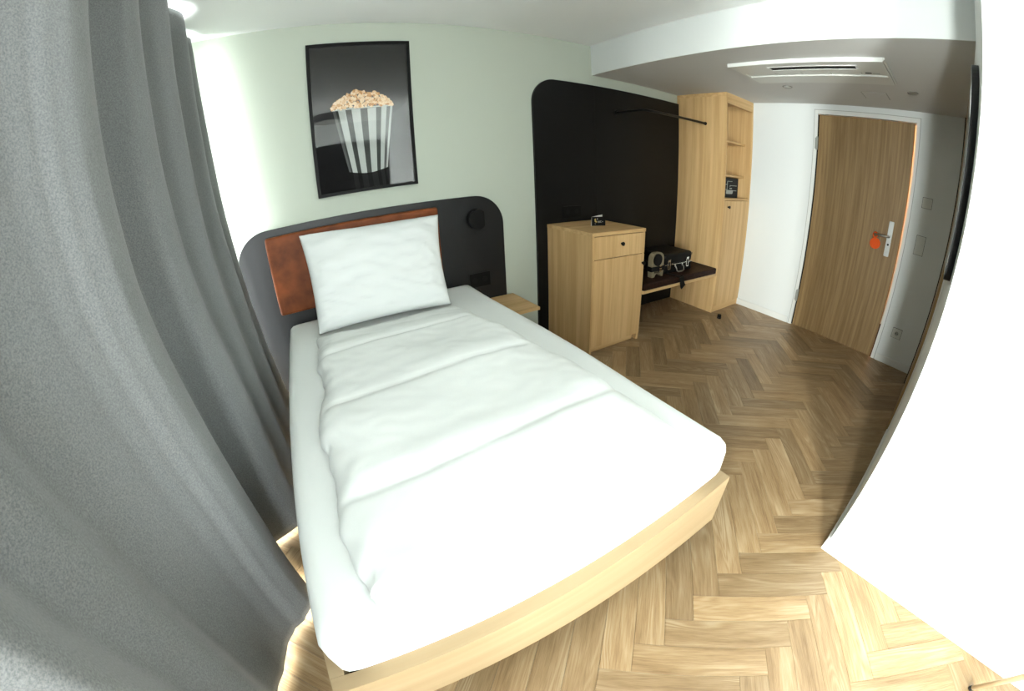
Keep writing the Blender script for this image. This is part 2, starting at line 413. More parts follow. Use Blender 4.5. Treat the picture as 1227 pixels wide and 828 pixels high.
# ------------------------------------------------------------------ windows
def window(name, y0, y1, nm):
    x = XW-.035
    bm = bmesh.new()
    for lo, hi in (((x-.03, y1, 0), (x+.03, y0, .05)), ((x-.03, y1, WT-.06), (x+.03, y0, WT)), ((x-.03, y0-.03, .05), (x+.03, y0, WT-.06)), ((x-.03, y1, .05), (x+.03, y1+.03, WT-.06))): add_box(bm, lo, hi)
    for i in range(1, nm):
        yy = y0+(y1-y0)*i/nm; add_box(bm, (x-.025, yy-.03, .05), (x+.025, yy+.03, WT-.06))
    wo = struct(obj(name, bm, trim_white))
    for i in range(nm):
        a = y0+(y1-y0)*i/nm; b = y0+(y1-y0)*(i+1)/nm
        box('pane', (x-.004, b+.03, .05), (x+.004, a-.03, WT-.06), glass, wo)
    return wo
window('window_1', W1[0], W1[1], 3); window('window_2', W2[0], W2[1], 1); window('window_3', W3[0], W3[1], 1)

bm = bmesh.new(); yw = YB-.04
for lo, hi in (((.08, yw-.03, .02), (.11, yw+.03, 2.30)), ((.65, yw-.03, .02), (.68, yw+.03, 2.30)), ((.11, yw-.03, .02), (.65, yw+.03, .07)), ((.11, yw-.03, 2.25), (.65, yw+.03, 2.30))): add_box(bm, lo, hi)
wo = struct(obj('added_fill_window', bm, trim_white)); box('pane', (.11, yw-.004, .07), (.65, yw+.004, 2.25), glass, wo)  # unseen window added behind the camera to carry the bedroom fill light
# ------------------------------------------------------------------ curtain
cps = [  # y, x near the ceiling, x at the hem
 (-.050, .030, .20), (-.12, .050, .235), (-.24, -.01, .22), (-.38, .09, .245), (-.55, .02, .22), (-.75, .115, .245), (-.92, .03, .22), (-1.06, .105, .235),
 (-1.15, .095, .205), (-1.23, .045, .070), (-1.31, .03, .075), (-1.38, .07, .13), (-1.48, .155, .200), (-1.58, .170, .205), (-1.635, .155, .168),
 (-1.66, .135, .125), (-1.72, .105, .085), (-1.80, .085, .059), (-1.88, .02, .020), (-1.98, .07, .06), (-2.08, .02, .04), (-2.22, .145, .16), (-2.34, .03, .05), (-2.45, .10, .10), (-2.58, .06, .06)]
def cinterp(y, col):
    ys = [c[0] for c in cps]
    for i in range(len(cps)-1):
        if ys[i] >= y >= ys[i+1]:
            t = (ys[i]-y)/(ys[i]-ys[i+1]); g = lambda j: cps[max(0, min(len(cps)-1, j))][col]
            m0 = (g(i+1)-g(i-1))/2*.6; m1 = (g(i+2)-g(i))/2*.6; t2, t3 = t*t, t**3
            return (2*t3-3*t2+1)*g(i)+(t3-2*t2+t)*m0+(-2*t3+3*t2)*g(i+1)+(t3-t2)*m1
    return cps[-1][col]
bm = bmesh.new(); NY, NZ = 420, 60; grid = []
for j in range(NZ+1):
    z = .021 + (2.324-.021)*j/NZ; s = 1-j/NZ; row = []
    for i in range(NY+1):
        y = -.095 + (-2.58+.095)*i/NY
        sh = .02*noise.noise(Vector((y*3, z*1.1, 3.3)))*s*min(1, z/.5) + .006*noise.noise(Vector((y*9, z*2.5, 7)))
        yy = min(-.095, y + (.02*noise.noise(Vector((y*2.1, z*.9, 1))) - .075*z/2 + .05*math.sin(PI*min(1, z/1.2)))*min(1, max(0, (-.1-y)/.5)) * min(1, z*3))
        x = cinterp(y, 1)*(1-s**.8) + cinterp(y, 2)*s**.8 + sh
        row.append(bm.verts.new((x, yy, z)))
    grid.append(row)
for j in range(NZ):
    for i in range(NY): bm.faces.new((grid[j][i], grid[j][i+1], grid[j+1][i+1], grid[j+1][i]))
cu = obj('curtain', bm, curtain_m, smooth=True); tag(cu, 'grey mottled wool curtain hanging in deep folds left of the bed', 'curtain')
sd = cu.modifiers.new('thickness', 'SOLIDIFY'); sd.thickness = .004
struct(box('trim_2', (-.02, -2.62, ZC-.012), (.02, -.03, ZC+.002), trim_white))   # curtain track let into the ceiling

# ------------------------------------------------------------------ entrance door
fr = thing('door_1', 'brown oak entrance door', 'door', (XD, (DY0+DY1)/2, 0)); del fr['label']; del fr['category']; fr['kind'] = 'structure'
bm = bmesh.new()
FO = .045
for lo, hi in (((XD-.006, DY0+.012, 0), (XD+.10, DY0+FO, DZ+FO)), ((XD-.006, DY1-FO, 0), (XD+.10, DY1-.013, DZ+FO)), ((XD-.006, DY1-.013, DZ+.007), (XD+.10, DY0+.012, DZ+FO))):
    add_box(bm, lo, hi, .002)
obj('door_frame', bm, trim_white, fr)
leafx0, leafx1 = XD+.002, XD+.042
leaf = box('door_leaf', (leafx0, DY1, .005), (leafx1, DY0, DZ), door_oak, fr, bevel=.0015)
bm = bmesh.new(); add_prism(bm, rrect(-2.016, .89, -1.972, 1.185, (.006,)*4, 4), 'x', leafx0-.010, leafx0, .002)
pl = obj('lock_plate', bm, steel, fr)
cyl('keyhole', (leafx0-.012, -1.994, .99), (leafx0-.009, -1.994, .99), .009, black_plastic, pl)
bm = bmesh.new(); add_tube(bm, [(leafx0-.008, -1.994, 1.055), (leafx0-.045, -1.994, 1.055), (leafx0-.052, -1.985, 1.055), (leafx0-.052, -1.86, 1.055)], .0095, 12)
obj('door_handle', bm, steel, fr)
for z in (1.74, .305):
    bm = bmesh.new(); add_cyl(bm, (XD-.012, DY0+.010, z-.06), (XD-.012, DY0+.010, z+.06), .009, n=14); add_box(bm, (XD-.008, DY0+.002, z-.05), (XD-.002, DY0+.032, z+.05))
    obj('hinge', bm, grey_print, fr)
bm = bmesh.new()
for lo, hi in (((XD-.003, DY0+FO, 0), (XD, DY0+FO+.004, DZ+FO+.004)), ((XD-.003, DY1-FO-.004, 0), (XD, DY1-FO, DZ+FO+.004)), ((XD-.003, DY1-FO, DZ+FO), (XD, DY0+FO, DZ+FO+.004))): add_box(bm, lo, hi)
obj('frame_shadow_line', bm, grey_print, fr)  # grey strips stand in for the shadow line around the frame
box('door_seal', (XD+.0, DY0+.001, .01), (XD+.03, DY0+.0115, DZ), dark_gap, fr)
# lit corridor behind the door
struct(box('wall_corridor', (XD+1.25, -3.2, -.1), (XD+1.35, .2, ZC), white_wall))
struct(box('ceiling_corridor', (XD+.15, -3.2, ZC-.1), (XD+1.35, .2, ZC+.05), white_wall))
struct(box('wall_corridor_end', (XD+.15, .05, -.1), (XD+1.3, .2, ZC), white_wall))
struct(box('wall_corridor_far_end', (XD+.15, -3.3, -.1), (XD+1.3, -3.1, ZC), white_wall))
struct(box('floor_corridor', (XD+.10, -3.2, -.11), (XD+1.3, .1, -.01), dark_gap))
WARM = (1.0, .38, .13)
area('corridor_lamp', (XD+.30, -2.45, 1.72), (0, PI/2, .75), 0.9, .10, 34, WARM)
area('corridor_floor_lamp', (XD+.45, -1.75, .10), (0, PI/2, 0), .10, .7, .5, WARM)

# bathroom door flush in the hall wall
d2 = thing('door_2', '', '', (3.65, HY, 0)); del d2['label']; del d2['category']; d2['kind'] = 'structure'
box('door_leaf', (3.235, HY+.001, .006), (4.05, HY+.020, 2.0), door_oak, d2, bevel=.001)
bm = bmesh.new()
for lo, hi in (((3.17, HY, 0), (3.228, HY+.006, 2.05)), ((4.058, HY, 0), (4.11, HY+.006, 2.05)), ((3.228, HY, 2.006), (4.058, HY+.006, 2.05))): add_box(bm, lo, hi, .001)
obj('door_frame', bm, trim_white, d2)
bm = bmesh.new(); add_cyl(bm, (4.115, HY+.018, .02), (4.115, HY+.018, 2.04), .009, n=10); obj('door_seal', bm, dark_gap, d2)

# ------------------------------------------------------------------ mirror and switches
mi = thing('wall_mirror', 'black framed mirror with rounded corners on the hall side wall', 'mirror', (2.5, HY, 1.12))
bm = bmesh.new(); add_prism(bm, rrect(2.20, 1.12, 2.80, 1.87, (.03, .03, .22, .22), 14), 'y', HY+.001, HY+.026, .002)
obj('mirror_frame', bm, black_metal, mi)
bm = bmesh.new(); add_prism(bm, rrect(2.215, 1.135, 2.785, 1.855, (.02, .02, .205, .205), 14), 'y', HY+.0255, HY+.0275)
obj('mirror_glass', bm, mirror_m, mi)
def plate(name, label, y0, y1, z0, z1, rockers, group=None, socket=False):
    t = thing(name, label, 'socket' if socket else 'switch', (XD, (y0+y1)/2, z0), group)
    bm = bmesh.new(); add_prism(bm, rrect(y0, z0, y1, z1, (.004,)*4, 3), 'x', XD-.009, XD-.002, .0015); obj('cover_plate', bm, white_plastic, t)
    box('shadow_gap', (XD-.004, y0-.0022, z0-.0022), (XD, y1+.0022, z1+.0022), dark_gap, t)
    if socket:
        ym, zm = (y0+y1)/2, (z0+z1)/2
        bm = bmesh.new(); add_tube(bm, [(XD-.010, ym+.021*math.cos(a*PI/12), zm+.021*math.sin(a*PI/12)) for a in range(24)], .0028, 6, closed=True); obj('socket_rim', bm, white_plastic, t)
        cyl('socket_well', (XD-.0105, ym, zm), (XD-.0085, ym, zm), .0175, grey_print, t)
        for s in (-1, 1): cyl('pin_hole', (XD-.0115, ym+s*.0095, zm), (XD-.0100, ym+s*.0095, zm), .003, dark_gap, t, 10)
    for (a, b) in rockers:
        box('rocker', (XD-.0125, y0+.010, a+.006), (XD-.0085, y1-.010, b-.006), white_plastic, t, bevel=.0012)
    return t
plate('light_switch', 'single square white light switch, the upper one right of the entrance door', -2.303, -2.223, 1.355, 1.437, [(1.361, 1.431)])
plate('double_light_switch', 'tall double white light switch right of the door beside the handle', -2.303, -2.226, .978, 1.131, [(.982, 1.054), (1.055, 1.127)])
plate('wall_socket', 'white round-well power socket low on the wall right of the entrance door', -2.311, -2.226, .250, .334, [], socket=True)

# ------------------------------------------------------------------ ceiling fittings over the hall
ac = thing('air_conditioner', 'white ceiling air conditioner cassette with a long black slot', 'air conditioner', (3.31, -1.56, ZS))
ax0, ax1, ay0, ay1 = 3.085, 3.575, -2.035, -1.045
bm = bmesh.new()
for lo, hi in (((ax0, ay0, ZS-.022), (3.160, ay1, ZS)), ((3.160, ay0, ZS-.022), (3.242, -1.868, ZS)), ((3.160, -1.292, ZS-.022), (3.242, ay1, ZS)), ((3.242, ay0, ZS-.022), (3.302, ay1, ZS)), ((3.392, ay0, ZS-.022), (ax1, ay1, ZS)), ((3.302, ay0, ZS-.022), (3.392, -2.02, ZS)), ((3.302, -1.06, ZS-.022), (3.392, ay1, ZS))):
    add_box(bm, lo, hi)
obj('cassette_frame', bm, white_plastic, ac)
bm = bmesh.new()
for lo, hi in (((3.160, -1.868, ZS-.0255), (3.168, -1.292, ZS-.020)), ((3.234, -1.868, ZS-.0255), (3.242, -1.292, ZS-.020)), ((3.168, -1.868, ZS-.0255), (3.234, -1.860, ZS-.020)), ((3.168, -1.300, ZS-.0255), (3.234, -1.292, ZS-.020))): add_box(bm, lo, hi)
obj('slot_rim', bm, white_plastic, ac)
box('air_slot', (3.168, -1.860, ZS-.0215), (3.234, -1.300, ZS-.004), dark_gap, ac)
for yy in (-1.45, -1.60, -1.74): box('louvre_vane', (3.172, yy-.003, ZS-.0235), (3.230, yy+.003, ZS-.0210), black_plastic, ac)
ys_ = [-1.06, -1.27, -1.46, -1.66, -1.86, -2.02]
for i in range(5):
    box('intake_panel', (3.303, ys_[i+1]+.002, ZS-.014), (3.391, ys_[i]-.002, ZS-.006), white_plastic, ac, bevel=.002)
box('sensor_window', (3.335, -1.925, ZS-.0155), (3.352, -1.885, ZS-.0135), dark_gap, ac)
box('sensor_label', (3.338, -1.975, ZS-.0150), (3.350, -1.930, ZS-.0135), grey_print, ac)
bm = bmesh.new(); add_box(bm, (ax0-.004, ay0-.012, ZS-.016), (ax1+.004, ay0-.003, ZS), .001)
obj('side_cover', bm, white_plastic, ac)
bm = bmesh.new(); add_box(bm, (ax0-.009, ay0-.004, ZS-.026), (ax0, ay1+.004, ZS), .002)
obj('front_lip', bm, trim_white, ac)
def downlight(x, y, lab):
    t = thing('downlight', lab, 'ceiling light', (x, y, ZS))
    bm = bmesh.new(); add_tube(bm, [(x+.036*math.cos(a*PI/16), y+.036*math.sin(a*PI/16), ZS-.002) for a in range(32)], .005, 6, closed=True); obj('trim_ring', bm, steel, t)
    cyl('lamp_glass', (x, y, ZS-.003), (x, y, ZS+.0), .031, white_plastic if 'left' in lab else grey_print, t)
downlight(3.78, -1.182, 'small round ceiling downlight left, between air conditioner and tall cupboard')
downlight(3.82, -2.123, 'small round ceiling downlight with dark centre, above right side of the entrance door')
t = thing('access_hatch', 'flush rectangular white access hatch in the ceiling before the door', 'hatch', (3.99, -1.83, ZS))
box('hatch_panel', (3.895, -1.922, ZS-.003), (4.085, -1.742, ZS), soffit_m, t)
bm = bmesh.new()
for lo, hi in (((3.888, -1.929, ZS-.0012), (4.092, -1.924, ZS)), ((3.888, -1.740, ZS-.0012), (4.092, -1.735, ZS)), ((3.888, -1.924, ZS-.0012), (3.893, -1.740, ZS)), ((4.087, -1.924, ZS-.0012), (4.092, -1.740, ZS))): add_box(bm, lo, hi)
obj('hatch_joint', bm, grey_print, t)

# ------------------------------------------------------------------ wardrobe
WX0, WX1, WY = 3.886, XD-.001, -.561
wd = thing('wardrobe', 'tall narrow light oak cupboard with open shelves over a door', 'wardrobe', ((WX0+WX1)/2, WY/2, 0))
YF, YR = WY, -.001
box('side_panel', (WX0, YF, 0), (WX0+.019, YR, 2.062), oak, wd, .0012)
box('side_panel', (WX1-.022, YF, 0), (WX1, YR, 2.062), oak, wd, .0012)
box('top_panel', (WX0, YF, 2.062), (WX1, YR, ZS-.001), oak_x, wd, .0012)
box('top_rail', (WX0+.019, YF, 2.000), (WX1-.022, YF+.020, 2.062), oak_x, wd, .0012)
box('back_panel', (WX0+.019, -.030, .06), (WX1-.022, -.012, 2.062), oak, wd)
for z, y in ((1.650, -.486), (1.322, -.486)): box('shelf', (WX0+.019, y, z), (WX1-.022, -.030, z+.020), oak_x, wd, .001)
box('shelf', (WX0+.019, YF+.001, 1.103), (WX1-.022, -.030, 1.121), oak_x, wd, .001)
box('plinth', (WX0+.019, YF+.006, 0), (WX1-.022, YF+.024, .060), oak_x, wd)
dr = box('cupboard_door', (WX0+.006, YF-.004, .064), (WX1-.004, YF+.015, 1.099), oak, wd, .0015)
bm = bmesh.new(); add_cyl(bm, (3.972, YF-.004, 1.039), (3.972, YF-.022, 1.039), .008, n=14); add_cyl(bm, (3.972, YF-.020, 1.039), (3.972, YF-.028, 1.039), .014, n=18, bevel=.002)
obj('knob', bm, black_metal, dr)
sf = thing('black_box', 'black box with a white line drawing inside the oak cupboard', 'box', (4.09, -.40, 1.1215))
box('box_body', (3.925, -.50, 1.1215), (4.263, -.20, 1.312), black_plastic, sf, .003)
bm = bmesh.new()
def ln(x0, z0, x1, z1, t=.0045, y=-.5008):
    if abs(x1-x0) > abs(z1-z0): add_box(bm, (min(x0, x1), y, min(z0, z1)-t/2), (max(x0, x1), y+.001, max(z0, z1)+t/2))
    else: add_box(bm, (min(x0, x1)-t/2, y, min(z0, z1)), (max(x0, x1)+t/2, y+.001, max(z0, z1)))
ln(4.045, 1.280, 4.14, 1.280); ln(4.045, 1.196, 4.045, 1.280, .007); ln(4.00, 1.248, 4.045, 1.248); ln(4.00, 1.200, 4.045, 1.200)
ln(4.10, 1.240, 4.235, 1.240); ln(4.10, 1.228, 4.10, 1.242, .010); ln(4.15, 1.192, 4.235, 1.192); ln(4.09, 1.212, 4.14, 1.212, .010)
add_prism(bm, rrect(4.03, 1.158, 4.16, 1.196, (.01, .02, .008, .01), 4), 'y', -.5012, -.5000)
obj('line_drawing', bm, grey_print, sf)

# ------------------------------------------------------------------ black wall panels
wp = thing('black_wall_panel', 'large black laminate wall panel with one rounded top corner behind the cabinet', 'wall panel', (3.05, 0, 0))
bm = bmesh.new(); add_prism(bm, rrect(2.198, .004, 2.7785, 2.009, (0, 0, 0, .19), 16), 'y', -.022, -.001, .0012); obj('panel_board', bm, black_lam, wp)
bm = bmesh.new(); add_prism(bm, rrect(2.7805, .004, 3.884, 2.009), 'y', -.022, -.001, .0012); obj('panel_board', bm, black_lam, wp)
pk = thing('black_power_socket', 'flat black double power socket on the black panel above the cabinet', 'socket', (2.525, -.022, .92))
box('cover_plate', (2.437, -.030, .925), (2.613, -.0225, 1.018), black_plastic, pk, .002)
for x in (2.48, 2.568): cyl('socket_well', (x, -.0305, .972), (x, -.0295, .972), .02, black_metal, pk)
rl = thing('clothes_rail', 'black metal clothes rail between the black panel and the cupboard', 'rail', (3.3, -.022, 1.81))
bm = bmesh.new(); add_tube(bm, [(3.02, -.022, 1.806), (3.02, -.30, 1.806), (3.024, -.322, 1.806), (3.035, -.332, 1.806), (3.10, -.333, 1.806), (3.883, -.333, 1.806)], .011, 12); obj('rail_tube', bm, black_metal, rl)
cyl('wall_flange', (3.02, -.0225, 1.806), (3.02, -.030, 1.806), .024, black_metal, rl)
cyl('side_flange', (3.8755, -.333, 1.806), (3.8855, -.333, 1.806), .016, black_metal, rl)

# ------------------------------------------------------------------ cabinet
CX0, CX1, CY = 2.288, 2.810, -.545
cb = thing('cabinet', 'waist-high light oak cabinet with a drawer above a door', 'cabinet', ((CX0+CX1)/2, CY/2, 0))
box('cabinet_top', (CX0-.002, CY-.003, .866), (CX1+.003, -.0225, .891), oak_x, cb, .0012)
box('side_panel', (CX0, CY, 0), (CX0+.018, -.023, .866), oak, cb, .001)
box('side_panel', (CX1-.026, CY, 0), (CX1-.004, -.023, .866), oak, cb, .001)
box('back_panel', (CX0+.018, -.042, .05), (CX1-.026, -.026, .866), oak, cb)
box('bottom_panel', (CX0+.018, CY+.020, .052), (CX1-.026, -.042, .068), oak_x, cb)
box('plinth', (CX0+.018, CY+.030, 0), (CX1-.045, CY+.045, .052), oak_x, cb)
dw = box('drawer', (CX0+.006, CY-.005, .706), (CX1-.006, CY+.014, .862), oak, cb, .0012)
do = box('cabinet_door', (CX0+.006, CY-.005, .054), (CX1-.006, CY+.014, .701), oak, cb, .0012)
for x, z, p in ((2.556, .798, dw), (2.786, .631, do)):
    bm = bmesh.new(); add_cyl(bm, (x, CY-.005, z), (x, CY-.020, z), .008, n=14); add_cyl(bm, (x, CY-.018, z), (x, CY-.028, z), .014, n=18, bevel=.002)
    obj('knob', bm, black_metal, p)
# folded card
tc_ = thing('tent_card', 'small folded black card standing on the oak cabinet', 'card', (2.535, -.28, .891))
def quadp(bm, pts, th=.0006, mi=0):
    p = [Vector(a) for a in pts]; n = (p[1]-p[0]).cross(p[2]-p[0]).normalized()*th
    a = [bm.verts.new(v) for v in p]; b = [bm.verts.new(v+n) for v in p]
    fs = [bm.faces.new(a), bm.faces.new(b[::-1])]+[bm.faces.new((a[i], b[i], b[(i+1) % 4], a[(i+1) % 4])) for i in range(4)]
    for f in fs: f.material_index = mi
    bmesh.ops.recalc_face_normals(bm, faces=fs)
A0, A1 = Vector((2.503, -.288, .8915)), Vector((2.607, -.323, .8915)); H = Vector((0, 0, .068)); Bk = Vector((.012, .045, 0))
bm = bmesh.new(); quadp(bm, [A0, A1, A1+H, A0+H]); obj('card_front', bm, black_plastic, tc_)
bm = bmesh.new(); quadp(bm, [A0+Bk*.25, A1+Bk*1.1, A1+Bk*1.1+H*1.14, A0+H*1.0+Bk*.05]); obj('card_back', bm, paper, tc_)
bm = bmesh.new()
ux = (A1-A0).normalized(); nrm = ux.cross(Vector((0, 0, 1))).normalized(); off = nrm*(.0012)
def cp(a, b): return A0+ux*a+Vector((0, 0, b))+off
def cardpoly(bm, pts, mi=0):
    f = bm.faces.new([bm.verts.new(cp(a, b)) for a, b in pts]); f.material_index = mi
    r = bmesh.ops.extrude_face_region(bm, geom=[f]); bmesh.ops.translate(bm, verts=[v for v in r['geom'] if isinstance(v, bmesh.types.BMVert)], vec=off*.3)
cardpoly(bm, [(.020, .052), (.032, .055), (.034, .038), (.044, .030), (.036, .024), (.024, .030)])
obj('gold_emblem', bm, gold_print, tc_)
bm = bmesh.new()
for a, b, c, d in ((.042, .044, .048, .058), (.048, .024, .052, .036), (.055, .023, .063, .037), (.066, .024, .070, .038), (.070, .035, .078, .038), (.070, .024, .078, .027), (.082, .028, .090, .034), (.024, .014, .032, .018)):
    cardpoly(bm, [(a, b), (c, b), (c, d), (a, d)])
obj('pale_lettering', bm, grey_print, tc_)

# ------------------------------------------------------------------ bench
bn = thing('bench', 'wall-hung light oak bench board between cabinet and tall cupboard', 'bench', (3.34, -.3, .375))
box('bench_board', (CX1-.003, WY, .377), (WX0-.0005, -.0225, .400), oak_x, bn, .001)
bm = bmesh.new(); add_box(bm, (CX1+.006, WY+.002, .4005), (WX0-.004, -.028, .455), .010, 3)
cush = obj('seat_cushion', bm, leather_dark, smooth=False); tag(cush, 'thin dark brown leather cushion lying on the oak bench', 'cushion')
# strap hanging over the front edge of the bench
bm = bmesh.new()
path = [(3.25, -.44, .459), (3.275, -.562, .4595), (3.287, -.574, .455), (3.29, -.579, .42), (3.30, -.580, .385), (3.315, -.582, .362)]
for i in range(len(path)-1):
    a, b = Vector(path[i]), Vector(path[i+1]); s = Vector((.027, 0, .004*i))
    quadp(bm, [a-s, a+s, b+s, b-s], .003)
tag(obj('luggage_strap', bm, black_plastic), 'black strap hanging over the front of the bench cushion', 'strap')

# black case with silver catches
cs = thing('hard_case', 'small black hard case with two silver latches on the bench', 'case', (3.38, -.33, .4555))
bm = bmesh.new(); add_box(bm, (3.176, -.452, .458), (3.590, -.13, .532), .016, 4); obj('case_base', bm, black_plastic, cs, smooth=True)
bm = bmesh.new(); add_box(bm, (3.176, -.452, .535), (3.590, -.13, .628), .026, 4); obj('case_lid', bm, black_plastic, cs, smooth=True)
bm = bmesh.new(); add_box(bm, (3.178, -.454, .5305), (3.588, -.132, .5365), .002); obj('metal_rim', bm, chrome, cs)
for x in (3.245, 3.515):
    bm = bmesh.new()
    add_box(bm, (x-.018, -.459, .497), (x-.012, -.452, .578)); add_box(bm, (x+.012, -.459, .492), (x+.018, -.452, .582)); add_box(bm, (x-.016, -.462, .560), (x+.016, -.453, .580), .002)
    add_box(bm, (x-.016, -.462, .492), (x+.016, -.453, .502), .002)
    obj('latch', bm, chrome, cs)
    box('latch_plate', (x-.011, -.458, .503), (x+.011, -.452, .559), black_metal, cs)
bm = bmesh.new(); add_tube(bm, [(3.335, -.453, .522), (3.333, -.472, .505), (3.337, -.480, .478), (3.360, -.482, .468), (3.415, -.482, .468), (3.438, -.480, .478), (3.442, -.472, .505), (3.440, -.453, .522)], .006, 10)
obj('carry_handle', bm, steel, cs)
for x in (3.335, 3.440): box('handle_mount', (x-.010, -.458, .512), (x+.010, -.451, .530), chrome, cs, .002)
bm = bmesh.new(); add_cyl(bm, (3.288, -.452, .538), (3.288, -.458, .538), .007, n=12); obj('lock_button', bm, chrome, cs)
for x, sx in ((3.19, 1), (3.576, -1)):
    for z in (.482, .604):
        bm = bmesh.new()
        for k in range(3): add_box(bm, (x-.012, -.4545, z-.010+k*.008), (x+.012, -.4525, z-.006+k*.008))
        obj('corner_cap', bm, black_metal, cs)
# beige-and-black item leaning against the case
pc = thing('beige_pouch', 'beige and black pouch with a silver clasp left of the black case', 'pouch', (3.08, -.45, .4555))
bm = bmesh.new(); add_prism(bm, rrect(2.998, .535, 3.155, .662, (.0, .0, .055, .055), 10), 'y', -.470, -.425, .004); obj('pouch_top', bm, beige_m, pc)
bm = bmesh.new(); add_prism(bm, [(3.006, .457), (3.040, .457), (3.054, .478), (3.075, .487), (3.098, .487), (3.118, .478), (3.130, .457), (3.150, .457), (3.156, .515), (3.000, .515)], 'y', -.470, -.425, .002); obj('pouch_bottom', bm, beige_m, pc)
cyl('round_lens', (3.062, -.471, .605), (3.062, -.486, .605), .050, black_plastic, pc, 32, .004)
box('middle_band', (2.990, -.476, .508), (3.165, -.421, .548), black_plastic, pc, .004)
for z in (.549, .527, .506): box('clasp', (3.088, -.4815, z-.006), (3.118, -.4755, z+.005), chrome, pc, .002)
for k in range(6): box('grip_rib', (3.035+k*.013, -.473, .493), (3.042+k*.013, -.4705, .513), black_metal, pc)
# soft bag behind, half hidden by the cabinet
bm = bmesh.new(); add_box(bm, (2.83, -.36, .4555), (2.985, -.09, .685), .035, 4)
sb = obj('soft_bag', bm, black_plastic, smooth=True); tag(sb, 'soft black bag half hidden behind the oak cabinet on the bench', 'bag')
bm = bmesh.new()
for k in range(4):
    x = 2.86+k*.028; add_tube(bm, [(x, -.362, .630), (x+.008, -.364, .645), (x+.006, -.363, .662), (x+.013, -.358, .674)], .0018, 6)
obj('pale_stitching', bm, grey_print, sb)

# door stop on the floor
dsx, dsy = 3.835, -.692
ds = thing('door_stop', 'small black round door stop on the floor before the cupboard', 'door stop', (dsx, dsy, 0))
cyl('stop_base', (dsx, dsy, 0), (dsx, dsy, .010), .021, black_metal, ds); cyl('rubber_bumper', (dsx, dsy, .010), (dsx, dsy, .040), .019, black_plastic, ds, 24, .005)

# ------------------------------------------------------------------ headboard
hb = thing('headboard', 'wide anthracite wall panel with rounded top corners behind the bed', 'headboard', (1.03, 0, 0))
bm = bmesh.new(); add_prism(bm, rrect(.138, .004, 1.915, 1.149, (0, 0, .21, .20), 18), 'y', -.021, -.001, .0012); obj('headboard_panel', bm, panel_grey, hb)
bm = bmesh.new(); add_box(bm, (.333, -.066, .625), (1.426, -.0215, 1.106), .019, 5)
bmesh.ops.subdivide_edges(bm, edges=[e for e in bm.edges if e.calc_length() > .3], cuts=8, use_grid_fill=True)
obj('leather_pad', bm, leather, hb, smooth=True)
# reading lamp
lp = thing('reading_lamp', 'small black round reading lamp on the right of the headboard', 'lamp', (1.69, -.021, .99))
pts = []
for i in range(25):
    a = math.radians(50 + i/24*250); pts.append((1.695+.068*math.cos(a), .992+.070*math.sin(a)))
pts += [(1.742, .945), (1.742, 1.035)]
bm = bmesh.new(); add_prism(bm, pts, 'y', -.085, -.040, .006); obj('lamp_shade', bm, black_plastic, lp)
cyl('lamp_base', (1.70, -.0215, .992), (1.70, -.041, .992), .035, black_metal, lp)
cyl('lamp_switch', (1.742, -.062, .985), (1.750, -.062, .985), .006, black_metal, lp, 12)
sk = thing('black_bedside_socket', 'flat black double power socket low on the headboard right of the pillow', 'socket', (1.70, -.021, .50))
box('cover_plate', (1.625, -.030, .505), (1.782, -.0215, .605), black_plastic, sk, .002)
for x in (1.665, 1.742): cyl('socket_well', (x, -.0310, .555), (x, -.0295, .555), .02, black_metal, sk)
# bedside shelf
ns = thing('bedside_shelf', 'small light oak shelf fixed to the wall right of the bed', 'shelf', (1.8, -.2, .38))
box('shelf_board', (1.61, -.392, .379), (1.966, -.0225, .400), oak_x, ns, .0012)
box('shelf_bracket', (1.70, -.30, .372), (1.72, -.022, .379), black_metal, ns)
# the left bedside shelf, mostly behind the curtain
ns = thing('left_bedside_shelf', 'edge of a light oak shelf left of the bed by the curtain', 'shelf', (.27, -.2, .1))
box('shelf_board', (.19, -.088, .045), (.335, -.0225, .065), oak_x, ns, .0012)

